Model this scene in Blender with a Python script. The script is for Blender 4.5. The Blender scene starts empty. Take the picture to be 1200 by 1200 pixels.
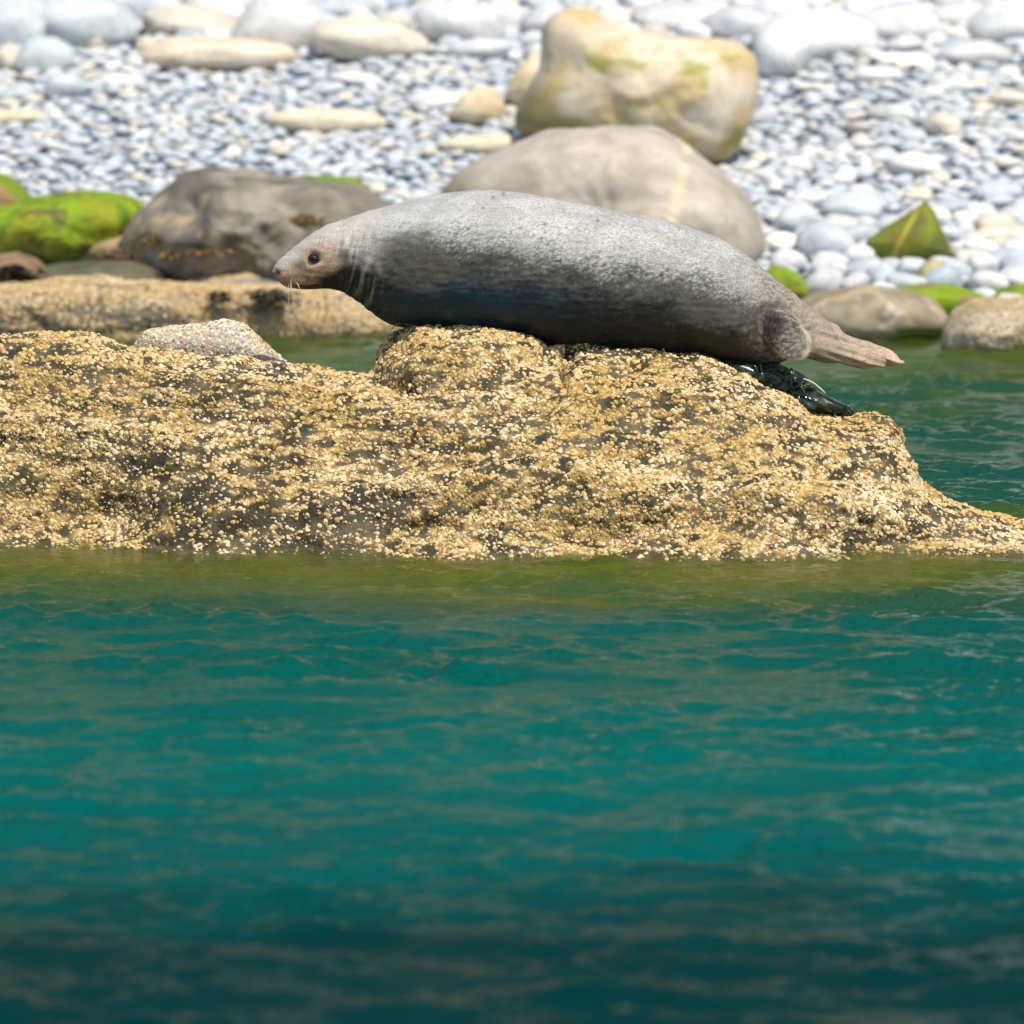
import bpy, bmesh, math
import numpy as np
from mathutils import Vector, Matrix
from mathutils.bvhtree import BVHTree

# ------------------------------------------------------------------ camera, sky, sun, exposure
sc = bpy.context.scene
FPX = 7500.0                      # focal length in pixels of the 1200 px photograph
CAM = np.array([0.0, -20.0, 2.4])
PITCH = math.atan(850 / FPX)
cam_d = bpy.data.cameras.new('camera')
cam_d.sensor_width = 36.0
cam_d.lens = 36.0 * FPX / 1200
cam_d.clip_start = 0.5
cam_d.clip_end = 3000
cam = bpy.data.objects.new('camera', cam_d)
sc.collection.objects.link(cam)
cam.location = CAM
cam.rotation_euler = (math.pi / 2 - PITCH, 0, 0)
cam_d.dof.use_dof = True
cam_d.dof.focus_distance = 20.6
cam_d.dof.aperture_fstop = 3.5
sc.camera = cam

SUN_EL, SUN_AZ = math.radians(60), math.radians(150)   # azimuth clockwise from +Y (seen from above)
w = bpy.data.worlds.new('World')
sc.world = w
w.use_nodes = True
nt = w.node_tree
sky = nt.nodes.new('ShaderNodeTexSky')
sky.sky_type = 'NISHITA'
sky.sun_disc = False
sky.sun_elevation = SUN_EL
sky.sun_rotation = SUN_AZ
bg = nt.nodes['Background']
bg.inputs['Strength'].default_value = 0.13
nt.links.new(sky.outputs[0], bg.inputs['Color'])
sun_d = bpy.data.lights.new('sun', 'SUN')
sun_d.energy = 4.0
sun_d.angle = math.radians(0.53)
sun_d.color = (1.0, 0.92, 0.79)
sun = bpy.data.objects.new('sun', sun_d)
sc.collection.objects.link(sun)
to_sun = Vector((math.sin(SUN_AZ) * math.cos(SUN_EL), math.cos(SUN_AZ) * math.cos(SUN_EL), math.sin(SUN_EL)))
sun.rotation_euler = to_sun.to_track_quat('Z', 'Y').to_euler()
sun.location = (12, -8, 20)
sc.view_settings.view_transform = 'Standard'
sc.view_settings.look = 'None'
sc.view_settings.gamma = 1.0
sc.view_settings.exposure = 0.28
sc.cycles.max_bounces = 8
sc.cycles.transparent_max_bounces = 12

# ------------------------------------------------------------------ pixels to places
CP, SP = math.cos(PITCH), math.sin(PITCH)
def ray(px, py):
    a = (np.asarray(px, float) - 600) / FPX
    b = -(np.asarray(py, float) - 600) / FPX
    return a, CP + b * SP, -SP + b * CP
def at(px, py, Y):                      # the point of that pixel on the upright plane y = Y
    x, y, z = ray(px, py)
    t = (Y - CAM[1]) / y
    return CAM[0] + x * t, CAM[2] + z * t
def to_px(P):
    d = P - CAM
    fw = d[..., 1] * CP - d[..., 2] * SP
    up = d[..., 1] * SP + d[..., 2] * CP
    return 600 + FPX * d[..., 0] / fw, 600 - FPX * up / fw
SHORE, SLOPE = 8.2, 0.21
def beach_z(x, y):
    x = np.asarray(x, float); y = np.asarray(y, float)
    s = y - SHORE
    z = np.where(s < 0, 0.16 * s, SLOPE * s)
    z = np.where(s > 11, SLOPE * 11 + (s - 11) * 0.1, z)
    return z + 0.03 * np.sin(x * 1.3 + 0.4) * np.sin(y * 0.9) + 0.02 * np.sin(x * 2.9 + y * 1.7)
def on_beach(px, py):
    x, y, z = ray(px, py)
    t = 24.0
    for _ in range(60):
        X, Y, Z = x * t, CAM[1] + y * t, CAM[2] + z * t
        g = float(beach_z(X, Y))
        t += (Z - g) * 2.2
    return float(x * t), float(CAM[1] + y * t), float(beach_z(x * t, CAM[1] + y * t))

# ------------------------------------------------------------------ noise
_r = np.random.RandomState(7)
PERM = np.concatenate([_r.permutation(256)] * 3)
GR = _r.normal(size=(256, 3)); GR /= np.linalg.norm(GR, axis=1)[:, None]
def perlin(p):
    p = np.asarray(p, float)
    i = np.floor(p).astype(int); f = p - i; i &= 255
    u = f * f * f * (f * (f * 6 - 15) + 10)
    out = 0
    for dx in (0, 1):
        wx = u[..., 0] if dx else 1 - u[..., 0]
        for dy in (0, 1):
            wy = u[..., 1] if dy else 1 - u[..., 1]
            for dz in (0, 1):
                wz = u[..., 2] if dz else 1 - u[..., 2]
                h = PERM[PERM[PERM[i[..., 0] + dx] + i[..., 1] + dy] + i[..., 2] + dz]
                g = GR[h]
                d = g[..., 0] * (f[..., 0] - dx) + g[..., 1] * (f[..., 1] - dy) + g[..., 2] * (f[..., 2] - dz)
                out = out + wx * wy * wz * d
    return out * 1.6
def fbm(p, oct=4, gain=0.5, lac=2.07):
    p = np.asarray(p, float); a, s = 1.0, 0
    for k in range(oct):
        s = s + a * perlin(p + 17.3 * k); a *= gain; p = p * lac
    return s
def ss(a, b, x):
    t = np.clip((x - a) / (b - a), 0, 1)
    return t * t * (3 - 2 * t)
def mixc(c, d, t):
    t = np.asarray(t)[..., None]
    return np.asarray(c) * (1 - t) + np.asarray(d) * t
def curve(pts):
    xs, ys = np.array(pts, float).T
    h = np.diff(xs); dl = np.diff(ys) / h
    m = np.zeros_like(ys)
    m[1:-1] = np.where(dl[:-1] * dl[1:] > 0, (dl[:-1] * h[1:] + dl[1:] * h[:-1]) / (h[:-1] + h[1:]), 0)
    m[0], m[-1] = dl[0], dl[-1]
    def f(x):
        x = np.asarray(x, float)
        k = np.clip(np.searchsorted(xs, x) - 1, 0, len(h) - 1)
        t = np.clip((x - xs[k]) / h[k], 0, 1)
        return ((2*t**3 - 3*t**2 + 1) * ys[k] + (t**3 - 2*t**2 + t) * h[k] * m[k]
                + (-2*t**3 + 3*t**2) * ys[k+1] + (t**3 - t**2) * h[k] * m[k+1])
    return f

# ------------------------------------------------------------------ mesh helpers
COL = sc.collection
def mesh_from(name, V, F, cols=None, smooth=True):
    me = bpy.data.meshes.new(name)
    V = np.asarray(V, np.float32)
    if isinstance(F, np.ndarray):
        n, k = F.shape
        me.vertices.add(len(V)); me.vertices.foreach_set('co', V.ravel())
        me.loops.add(n * k); me.loops.foreach_set('vertex_index', F.astype(np.int32).ravel())
        me.polygons.add(n)
        me.polygons.foreach_set('loop_start', np.arange(0, n * k, k, dtype=np.int32))
        me.update(calc_edges=True)
    else:
        me.from_pydata(V.tolist(), [], F)
    if cols is not None: set_col(me, cols)
    if smooth: me.polygons.foreach_set('use_smooth', np.ones(len(me.polygons), bool))
    me.validate()
    return me
def set_col(me, cols, name='Col'):
    c = np.ones((len(me.vertices), 4), np.float32); c[:, :3] = np.clip(cols, 0, 1)
    a = me.color_attributes.new(name, 'FLOAT_COLOR', 'POINT'); a.data.foreach_set('color', c.ravel())
def obj(name, me, m, parent=None, loc=None):
    o = bpy.data.objects.new(name, me); COL.objects.link(o)
    if m is not None and not me.materials: me.materials.append(m)
    if loc is not None: o.location = loc
    if parent is not None: o.parent = parent
    return o
def tag(o, label=None, cat=None, group=None, kind=None):
    for k, v in (('label', label), ('category', cat), ('group', group), ('kind', kind)):
        if v: o[k] = v
    return o
def verts(me):
    a = np.empty(len(me.vertices) * 3, np.float32); me.vertices.foreach_get('co', a); return a.reshape(-1, 3).astype(float)
def normals(me):
    a = np.empty(len(me.vertices) * 3, np.float32); me.vertices.foreach_get('normal', a); return a.reshape(-1, 3).astype(float)
def grid_faces(nu, nv):
    i = np.arange((nu - 1) * (nv - 1)); r, c = i // (nv - 1), i % (nv - 1); a = r * nv + c
    return np.stack([a, a + nv, a + nv + 1, a + 1], 1)
def icos(sub):
    bm = bmesh.new(); bmesh.ops.create_icosphere(bm, subdivisions=sub, radius=1)
    V = np.array([v.co[:] for v in bm.verts]); F = np.array([[v.index for v in f.verts] for f in bm.faces]); bm.free()
    return V, F

# ------------------------------------------------------------------ materials
def mat(name, rough=0.7, spec=0.4):
    m = bpy.data.materials.new(name); m.use_nodes = True
    b = m.node_tree.nodes['Principled BSDF']
    b.inputs['Roughness'].default_value = rough
    b.inputs['Specular IOR Level'].default_value = spec
    return m, m.node_tree, b
def node(t, kind, **kw):
    n = t.nodes.new(kind)
    for k, v in kw.items():
        if k in n.inputs: n.inputs[k].default_value = v
        else: setattr(n, k, v)
    return n
def stone_mat(name, source='Col', rough=0.75, scale=60, bump=0.4, var=0.35, dist=0.004, spec=0.3):
    m, t, b = mat(name, rough, spec)
    if source == 'object':
        c = node(t, 'ShaderNodeObjectInfo'); out = c.outputs['Color']
        tc = node(t, 'ShaderNodeTexCoord'); co = tc.outputs['Object']
    else:
        c = node(t, 'ShaderNodeVertexColor', layer_name=source); out = c.outputs['Color']
        g = node(t, 'ShaderNodeNewGeometry'); co = g.outputs['Position']
    n1 = node(t, 'ShaderNodeTexNoise', Scale=scale, Detail=6.0, Roughness=0.65)
    n2 = node(t, 'ShaderNodeTexNoise', Scale=scale * 0.22, Detail=4.0, Roughness=0.6)
    t.links.new(co, n1.inputs['Vector']); t.links.new(co, n2.inputs['Vector'])
    mr = node(t, 'ShaderNodeMapRange'); mr.inputs['From Min'].default_value = 0.3; mr.inputs['From Max'].default_value = 0.7
    mr.inputs['To Min'].default_value = 1 - var; mr.inputs['To Max'].default_value = 1 + var
    ad = node(t, 'ShaderNodeMath', operation='ADD'); t.links.new(n1.outputs[0], ad.inputs[0]); t.links.new(n2.outputs[0], ad.inputs[1])
    hf = node(t, 'ShaderNodeMath', operation='MULTIPLY'); hf.inputs[1].default_value = 0.5; t.links.new(ad.outputs[0], hf.inputs[0])
    t.links.new(hf.outputs[0], mr.inputs['Value'])
    vm = node(t, 'ShaderNodeVectorMath', operation='MULTIPLY'); t.links.new(out, vm.inputs[0]); t.links.new(mr.outputs[0], vm.inputs[1])
    t.links.new(vm.outputs[0], b.inputs['Base Color'])
    bp = node(t, 'ShaderNodeBump', Strength=bump, Distance=dist)
    t.links.new(n1.outputs[0], bp.inputs['Height']); t.links.new(bp.outputs[0], b.inputs['Normal'])
    return m
M_rock = stone_mat('barnacle_rock', scale=75, bump=1.0, dist=0.012, var=0.6, spec=0.35, rough=0.6)
M_boulder = stone_mat('beach_boulder', scale=26, bump=0.35, var=0.22, dist=0.01)
M_shingle = stone_mat('shingle_stone', scale=50, bump=0.2, var=0.15, rough=0.6)
M_cobble = stone_mat('cobble_stone', 'object', scale=5.0, bump=0.3, var=0.32, rough=0.6, dist=0.02)
M_barn = stone_mat('barnacle_shell', scale=300, bump=0.3, var=0.25, rough=0.55, dist=0.002, spec=0.4)
M_algae = stone_mat('slippery_green_algae', scale=70, bump=0.9, var=0.45, rough=0.6, dist=0.012)

# ------------------------------------------------------------------ the setting: beach ground, hillside, sea bed
def axis(lo, hi, step, ends):
    a = list(np.arange(lo, hi + 1e-6, step)); k = step
    b = []; x = a[-1]
    while x < ends[1]:
        k *= 1.35; x += k; b.append(x)
    c = []; x = a[0]; k = step
    while x > ends[0]:
        k *= 1.35; x -= k; c.append(x)
    return np.array(c[::-1] + a + b)
xs = axis(-5, 5, 0.06, (-500, 500)); ys = np.concatenate([np.arange(5.0, 16, 0.06), np.arange(16, 30, 0.5)])
X, Y = np.meshgrid(xs, ys, indexing='ij')
P = np.stack([X, Y, beach_z(X, Y)], -1)
P[..., 2] += 0.012 * fbm(P * 5, 3) - 0.012
me = mesh_from('beach', P.reshape(-1, 3), grid_faces(len(xs), len(ys)), mixc((.24, .31, .40), (.36, .41, .47), ss(-.4, .5, fbm(P.reshape(-1, 3) * 9, 3))))
tag(obj('beach', me, M_shingle), kind='structure')
xs2 = np.linspace(-600, 600, 121); ys2 = np.concatenate([np.linspace(29.5, 75, 40), np.linspace(80, 500, 22)])
X, Y = np.meshgrid(xs2, ys2, indexing='ij')
Q = np.stack([X, Y, X * 0], -1)
Z = beach_z(X, 29.5) - 0.05 + 34 * ss(29.5, 75, Y) * (1 + 0.25 * perlin(Q * 0.02)) + 1.8 * fbm(Q * 0.12, 4) * ss(29, 45, Y) + 0.03 * np.clip(Y - 75, 0, None)
P = np.stack([X, Y, Z], -1).reshape(-1, 3)
c = mixc((.016, .032, .014), (.035, .05, .02), ss(-.2, .5, fbm(P * 0.15, 4)))
tag(obj('hillside', mesh_from('hillside', P, grid_faces(len(xs2), len(ys2)), c), stone_mat('turf_slope', scale=1.2, var=0.4, bump=0.5, dist=0.2, rough=0.9)), kind='structure')
P = np.array([[-600, -600, -3.4], [600, -600, -3.4], [600, -7.4, -3.3], [-600, -7.4, -3.3], [600, -2.4, -1.62], [-600, -2.4, -1.62], [600, 12, -1.6], [-600, 12, -1.6]])
tag(obj('seabed', mesh_from('seabed', P, np.array([[0, 1, 2, 3], [3, 2, 4, 5], [5, 4, 6, 7]]), np.tile((.1, .12, .08), (8, 1))), M_shingle), kind='structure')

# ------------------------------------------------------------------ the barnacled rock the seal lies on
YC = 0.8
_sil = [(-700, 470), (-400, 400), (-100, 388), (0, 393), (80, 398), (160, 408), (250, 414), (330, 420), (430, 437), (500, 432), (600, 414), (660, 399),
        (700, 401), (760, 407), (850, 419), (880, 433), (900, 447), (930, 465), (960, 478), (1000, 487), (1035, 492), (1056, 512), (1064, 540), (1100, 575), (1150, 597), (1200, 607), (1280, 625), (1400, 660), (1600, 760)]
_silx = [at(px, py, YC) for px, py in _sil]
_top = curve(_silx)
def top_z(X):
    return (_top(X - .02) + _top(X) + _top(X + .02)) / 3
DOME_X, DOME_Z = at(551, 378, YC)
def front_y(X):
    q = np.stack([X * 1.1, X * 0 + 3.3, X * 0], -1)
    return 0.02 + 0.10 * perlin(q) + 0.05 * perlin(q * 3.1) + 0.26 * ss(-0.7, -1.6, X)
def rock_z(X, Y):
    X = np.asarray(X, float); Y = np.asarray(Y, float)
    T = top_z(X); f = front_y(X); s = Y - f; L = YC - f
    t = np.clip(s / L, 0, 1)
    q = np.stack([X * 1.3, s * 3.2, X * 0 + 1.7], -1)
    # strata: the face climbs in uneven steps
    tw = t + 0.075 * np.sin(t * 15 + 3.0 * perlin(q * 0.8) + X * 1.2) * (1 - t) * ss(0, .15, t) + 0.10 * perlin(q) * t * (1 - t) * 2
    tw = np.clip(tw, 0, 1)
    z = T * (1 - (1 - tw) ** 2.1)
    z = np.where(s < 0, np.where(s > -0.45, 0.20 * s, -0.09 + (s + 0.45) * 0.42), z)
    bk = np.clip(Y - YC, 0, None)
    z = z - 0.25 * bk - 1.1 * bk ** 2
    # bulges low on the front
    for bx, bs, rx, rs, hgt in ((0.10, 0.14, 0.42, 0.17, 0.10), (0.75, 0.16, 0.45, 0.2, 0.07), (-1.35, 0.2, 0.4, 0.2, 0.07), (-0.55, 0.40, 0.5, 0.14, 0.05), (0.98, 0.36, .25, .2, .05)):
        z = z + hgt * np.exp(-((X - bx) / rx) ** 2 - ((s - bs) / rs) ** 2)
    for bx, bs, rx, rs, hgt in ((-0.75, 0.12, 0.35, 0.12, -0.06), (-0.25, 0.27, 0.3, 0.07, -0.045), (1.24, 0.13, .04, .1, -0.05), (1.10, .10, .045, .04, -.05)):
        z = z + hgt * np.exp(-((X - bx) / rx) ** 2 - ((s - bs) / rs) ** 2)
    # the domed knob under the seal's chest, and the joint beside it
    e = 1 - np.abs((X - DOME_X) / 0.325) ** 2.6 - np.abs((Y - 0.82) / 0.40) ** 2.2
    dome = DOME_Z - 0.20 + 0.20 * np.sqrt(np.clip(e, 0, 1))
    z = np.where(e > 0, np.maximum(z, dome), z)
    xj = DOME_X + 0.325 + 0.03 * np.sin(Y * 9)
    z = z - 0.06 * np.exp(-((X - xj) / 0.014) ** 2) * ss(0.28, 0.45, s) * ss(.72, .62, s)
    return z
xs = np.arange(-3.1, 2.25, 0.0115); sv = np.concatenate([np.arange(-1.5, -0.06, 0.05), np.arange(-0.06, 0.5, 0.0048), np.arange(0.5, 1.05, 0.009), np.arange(1.05, 1.9, 0.03)])
X, Y = np.meshgrid(xs, sv, indexing='ij'); Y = Y + front_y(X)
P = np.stack([X, Y, rock_z(X, Y)], -1)
Nn = np.cross(np.gradient(P, axis=0), np.gradient(P, axis=1)); Nn /= np.linalg.norm(Nn, axis=-1)[..., None]
st = P * np.array([2.2, 3.0, 6.0])
rid = 1 - np.abs(fbm(st * 1.0, 3)) * 2
P = P + Nn * (0.026 * fbm(st * 0.9, 3, .42) + 0.020 * rid - 0.018 + 0.003 * fbm(P * 40, 2))[..., None]
V = P.reshape(-1, 3); NV = Nn.reshape(-1, 3)
bare = fbm(V * np.array([3, 3, 7.]), 3) + 0.9 * ss(.35, 0.05, V[:, 2]) * ss(-0.2, -0.55, V[:, 0]) * ss(-1.35, -1.0, V[:, 0]) - 0.25
CLS = np.array([15, 18, 40.])
crust = ss(-.10, .25, fbm(V * CLS + 40, 3) + .20 - .62 * ss(-.35, .6, bare))
c = mixc((.042, .036, .016), (.12, .10, .058), ss(-.4, .5, fbm(V * 11 + 5, 3)))
c = mixc(c, mixc((.40, .26, .07), (.52, .36, .12), ss(-.4, .4, fbm(V * 35, 2))), 0.9 * crust * ss(-.25, .12, fbm(V * 45 + 2, 2) + .1) * ss(-.01, .03, V[:, 2]))
c = mixc(c, (.15, .13, .02), ss(.02, -.05, V[:, 2]) * (0.6 + .4 * ss(-.3, .3, fbm(V * 8, 2))))
rock_me = mesh_from('rock_body', V, grid_faces(len(xs), len(sv)), c)
main_rock = tag(bpy.data.objects.new('barnacle_rock', None), 'long golden barnacle-covered rock rising from the teal water, seal lying on it', 'rock')
COL.objects.link(main_rock)
obj('rock_body', rock_me, M_rock, main_rock)
BV_ROCK = BVHTree.FromPolygons(V.tolist(), grid_faces(len(xs), len(sv)).tolist())

def barnacles(V, F, dens_fn, cell, rmin, rmax, seed, n_cand, sides=7):
    rs = np.random.RandomState(seed)
    T = np.concatenate([F[:, [0, 1, 2]], F[:, [0, 2, 3]]]) if F.shape[1] == 4 else F
    a, b, c = V[T[:, 0]], V[T[:, 1]], V[T[:, 2]]
    nn = np.cross(b - a, c - a); ar = np.linalg.norm(nn, axis=1)
    keep = dens_fn((a + b + c) / 3, nn / (ar[:, None] + 1e-12))
    wgt = ar * (keep > 0); cs = np.cumsum(wgt); k = np.searchsorted(cs, rs.rand(n_cand) * cs[-1])
    u, v = rs.rand(n_cand), rs.rand(n_cand); fl = u + v > 1; u[fl], v[fl] = 1 - u[fl], 1 - v[fl]
    p = a[k] + (b - a)[k] * u[:, None] + (c - a)[k] * v[:, None]; n = nn[k] / ar[k][:, None]
    ok = rs.rand(n_cand) < dens_fn(p, n); p, n = p[ok], n[ok]
    key = np.floor(p / cell).astype(np.int64); key = (key[:, 0] * 73856093) ^ (key[:, 1] * 19349663) ^ (key[:, 2] * 83492791)
    _, idx = np.unique(key, return_index=True); p, n = p[idx], n[idx]
    m = len(p)
    n = n + rs.normal(0, .22, (m, 3)); n /= np.linalg.norm(n, axis=1)[:, None]
    t1 = np.cross(n, np.array([.31, .9, .2])); t1 /= np.linalg.norm(t1, axis=1)[:, None]; t2 = np.cross(n, t1)
    R = rmin + (rmax - rmin) * rs.rand(m) ** 1.8; H = R * rs.uniform(.3, .7, m)
    ang = np.linspace(0, 2 * np.pi, sides, endpoint=False)[None] + rs.rand(m)[:, None] * 6
    jit = 1 + rs.uniform(-.28, .28, (m, sides)); el = rs.uniform(.55, 1.0, m)[:, None]
    ca, sa = np.cos(ang) * jit, np.sin(ang) * jit * el
    def ring(rad, hh): return p[:, None] + (t1[:, None] * ca[..., None] + t2[:, None] * sa[..., None]) * (R[:, None, None] * rad) + n[:, None] * (H[:, None, None] * hh)
    top = rs.uniform(.42, .66, m)[:, None, None]
    A = ring(1.0, -.25); B = ring(top, 1.0); C = (p + n * (H * .45)[:, None])[:, None]
    VV = np.concatenate([A, B, C], 1); kk = 2 * sides + 1
    f = []
    for i in range(sides):
        j = (i + 1) % sides
        f += [[i, j, sides + j], [i, sides + j, sides + i], [sides + i, sides + j, 2 * sides]]
    FF = (np.array(f)[None] + (np.arange(m) * kk)[:, None, None]).reshape(-1, 3)
    return VV.reshape(-1, 3), FF, p, R, m, kk, sides, rs
def barn_cols(p, m, kk, sides, rs, pale_fn, gold=(.56, .37, .115), pale=(.80, .65, .44), hue=(.42, .25, .06)):
    t = np.clip(pale_fn(p) + rs.normal(0, .22, m), 0, 1)
    c = mixc(gold, pale, t) * rs.uniform(.7, 1.15, m)[:, None]
    br = rs.rand(m) < .16; c[br] = np.array(hue) * rs.uniform(.6, 1.1, (br.sum(), 1))
    full = np.repeat(c[:, None], kk, 1)
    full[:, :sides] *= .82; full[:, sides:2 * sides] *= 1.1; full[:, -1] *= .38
    return full.reshape(-1, 3)
def dens_main(p, n):
    b = fbm(p * np.array([3, 3, 7.]), 3) + 0.9 * ss(.35, 0.05, p[:, 2]) * ss(-0.2, -0.55, p[:, 0]) * ss(-1.35, -1.0, p[:, 0]) - 0.25
    cl = fbm(p * CLS + 40, 3)
    d = 0.97 * ss(-.12, .22, cl + .20 - .62 * ss(-.35, .6, b)) + .20
    d = d * ss(-.015, .02, p[:, 2]) * (p[:, 1] < 1.1)
    return np.clip(d, 0, 1) * (np.abs(p[:, 0]) < 2.3)
BVt, BFt, bp_, bR, m, kk, sd, rs = barnacles(V, grid_faces(len(xs), len(sv)), dens_main, 0.0068, 0.0028, 0.0100, 3, 120000)
bc = barn_cols(bp_, m, kk, sd, rs, lambda p: 0.42 + 0.5 * fbm(p * 3.5, 2))
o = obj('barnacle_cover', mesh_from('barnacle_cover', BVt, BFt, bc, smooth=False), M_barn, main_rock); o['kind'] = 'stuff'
print('barnacles', m)

# ------------------------------------------------------------------ boulders: an outline at its own distance, swelled to a full body
def swell(outline, Yc, depth, center=None, nth=120, nph=56, e=0.62, noise=0.05, nscale=3.0, yshape=None, seed=0, smooth=2, ridge=0.0, bottom=None):
    o = np.array(outline, float)
    c = np.array(center, float) if center else o.mean(0)
    th = np.linspace(0, 2 * np.pi, nth, endpoint=False); R = np.zeros(nth)
    A, B = o - c, np.roll(o, -1, 0) - c
    for i, a in enumerate(th):
        d = np.array([math.cos(a), math.sin(a)]); best = 0
        for p, q in zip(A, B):
            s = q - p; den = d[0] * s[1] - d[1] * s[0]
            if abs(den) < 1e-9: continue
            t = (p[0] * s[1] - p[1] * s[0]) / den; u = (p[0] * d[1] - p[1] * d[0]) / den
            if t > 0 and -1e-6 <= u <= 1 + 1e-6: best = max(best, t)
        R[i] = best
    for _ in range(smooth): R = (np.roll(R, 1) + 2 * R + np.roll(R, -1)) / 4
    tq = np.linspace(-1, 1, nph)
    TH, TQ = np.meshgrid(th, tq[1:-1], indexing='ij')
    Rx, Ry = np.ptp(o[:, 0]) / 2, np.ptp(o[:, 1]) / 2; Rell = 1 / np.sqrt((np.cos(th) / Rx) ** 2 + (np.sin(th) / Ry) ** 2)
    rr = np.sin((1 - np.abs(TQ)) * np.pi / 2); bl = rr ** 2; R2 = R[:, None] * bl + (Rell * max(.6, (R / Rell).min()))[:, None] * (1 - bl); yy = np.sign(TQ) * np.sqrt(np.clip(1 - rr ** (2 / e), 0, 1)) ** 0.9
    px = c[0] + np.cos(TH) * R2 * rr; py = c[1] + np.sin(TH) * R2 * rr
    Xw, Zw = at(px, py, Yc)
    Yw = Yc + depth * yy
    V = np.stack([Xw, Yw, Zw], -1).reshape(-1, 3)
    x0, z0 = at(c[0], c[1], Yc)
    V = np.concatenate([V, [[x0, Yc - depth, z0], [x0, Yc + depth, z0]]])
    n1 = nph - 2; F = []
    for i in range(nth):
        j = (i + 1) % nth
        for k in range(n1 - 1): F.append([i * n1 + k, j * n1 + k, j * n1 + k + 1, i * n1 + k + 1])
        F.append([i * n1, nth * n1, j * n1]); F.append([i * n1 + n1 - 1, j * n1 + n1 - 1, nth * n1 + 1])
    ce = np.array([x0, Yc, z0]); D = V - ce; L = np.linalg.norm(D, axis=1)[:, None]; D = D / (L + 1e-9)
    q = V * nscale + seed * 11.7
    amp = noise * fbm(q, 4) + ridge * (1 - 2.2 * np.abs(perlin(q * 0.8)))
    edge = np.concatenate([rr.reshape(-1), [0, 0]])
    D = D * np.array([1, 1.5, 1])
    V = V + D * (amp * (1 - 0.55 * edge))[:, None]
    return V, F
def finish(name, V, F, colfn, m, label, cat, group=None, parent=None):
    base = np.array([V[:, 0].mean(), V[:, 1].mean(), V[:, 2].min()])
    me = mesh_from(name, V - base, F)
    N = normals(me); u, v = to_px(V)
    set_col(me, colfn(V, N, u, v))
    o = obj(name, me, m, parent, base)
    if label: tag(o, label, cat, group)
    return o
def boulder(name, outline, label, colfn, depth=None, m=None, fwd=0.6, Yc=None, **kw):
    a = np.array(outline, float)
    if Yc is None:
        _, yg, _ = on_beach(a[:, 0].mean(), a[:, 1].max())
        if depth is None: depth = 0.42 * (a[:, 0].max() - a[:, 0].min()) / FPX * (yg + 20)
        Yc = yg + fwd * depth
    V, F = swell(outline, Yc, depth, **kw)
    BOULDERS.append((V[:, 0].mean(), V[:, 1].mean(), np.ptp(V[:, 0]) / 2, np.ptp(V[:, 1]) / 2)); GEO.append((V, F))
    return finish(name, V, F, colfn, m or M_boulder, label, kw_cat.get(name, 'boulder'))
BOULDERS = []; GEO = []; kw_cat = {'beach_stone': 'stone', 'low_rock': 'rock', 'algae_rock': 'rock', 'shore_rock': 'rock'}
GREEN, DGREEN, BROWN = np.array((.22, .33, .008)), np.array((.10, .18, .01)), np.array((.20, .155, .09))
def two(c1, c2, s=4, seed=0):
    return lambda V, N, u, v: mixc(c1, c2, ss(-.4, .4, fbm(V * s + seed, 4)))

def col_dark(V, N, u, v):
    c = mixc((.16, .145, .11), (.28, .25, .20), ss(-.4, .4, fbm(V * 5, 4)))
    c = mixc(c, (.07, .065, .05), ss(.1, .5, fbm(V * np.array([3, 3, 9]) + 3, 3)) * .7)
    oc = ss(.12, .4, fbm(V * 13 + 9, 3) + .25 - 1.1 * np.minimum.reduce([np.hypot((u - 190) / 60, (v - 275) / 55), np.hypot((u - 360) / 38, (v - 262) / 26), np.hypot((u - 245) / 30, (v - 300) / 16)]) * .5)
    c = mixc(c, (.44, .30, .14), oc * .6)
    g = ss(216 + .09 * np.abs(u - 400), 206, v - .1 * (u - 390)) * ss(350, 375, u) * ss(452, 430, u)
    return mixc(c, GREEN * .8, g)
def col_big(V, N, u, v):
    c = mixc((.36, .315, .25), (.47, .415, .345), ss(-.5, .5, fbm(V * np.array([3, 3, 2]), 4)))
    c = mixc(c, (.30, .27, .22), ss(0, .5, fbm(V * 6 + 8, 4)) * .5)
    vein = np.exp(-((u - 797 - 8 * np.sin(v / 23.)) / 4) ** 2) * ss(-.3, .2, fbm(V * 8, 2)) + .5 * np.exp(-((u - 765 - .12 * v + 14 * np.sin(v / 40)) / 3) ** 2) * ss(0, .3, fbm(V * 6 + 4, 2))
    c = mixc(c, (.72, .58, .38), np.clip(1.3 * vein, 0, 1) * .9)
    return mixc(c, (.26, .22, .10), .6 * ss(560, 525, u + 20 * perlin(V * 7)))
def col_saddle(V, N, u, v):
    c = mixc((.56, .465, .325), (.66, .575, .445), ss(-.4, .4, fbm(V * np.array([2, 2, 7]), 4)))
    gold = ss(.0, .45, fbm(V * 4 + 3, 3) + .3 * ss(60, 130, v) - .1)
    c = mixc(c, (.50, .35, .11), gold * .6)
    gr = ss(.05, .4, fbm(V * np.array([4, 4, 7]) + 21, 3) + .45 * ss(100, 160, v) * (ss(660, 700, u) * ss(780, 730, u) + ss(840, 868, u)) + .25 * ss(120, 175, v) - .30)
    c = mixc(c, (.25, .27, .03), gr * .75)
    dk = ss(690, 640, u + (150 - v) * .3) * ss(70, 120, v)  # shade of the leaning lower left face painted in, with olive tone
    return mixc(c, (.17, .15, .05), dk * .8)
def col_green(V, N, u, v):
    g = mixc(GREEN, DGREEN, ss(-.1, .6, fbm(V * 9, 4)))
    g = mixc(g, (.27, .30, .012), ss(0, .4, fbm(V * 4 + 7, 3)))
    return mixc(g, (.12, .085, .03), ss(.22, .55, fbm(V * 7 + 31, 4)) * .75)
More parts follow.
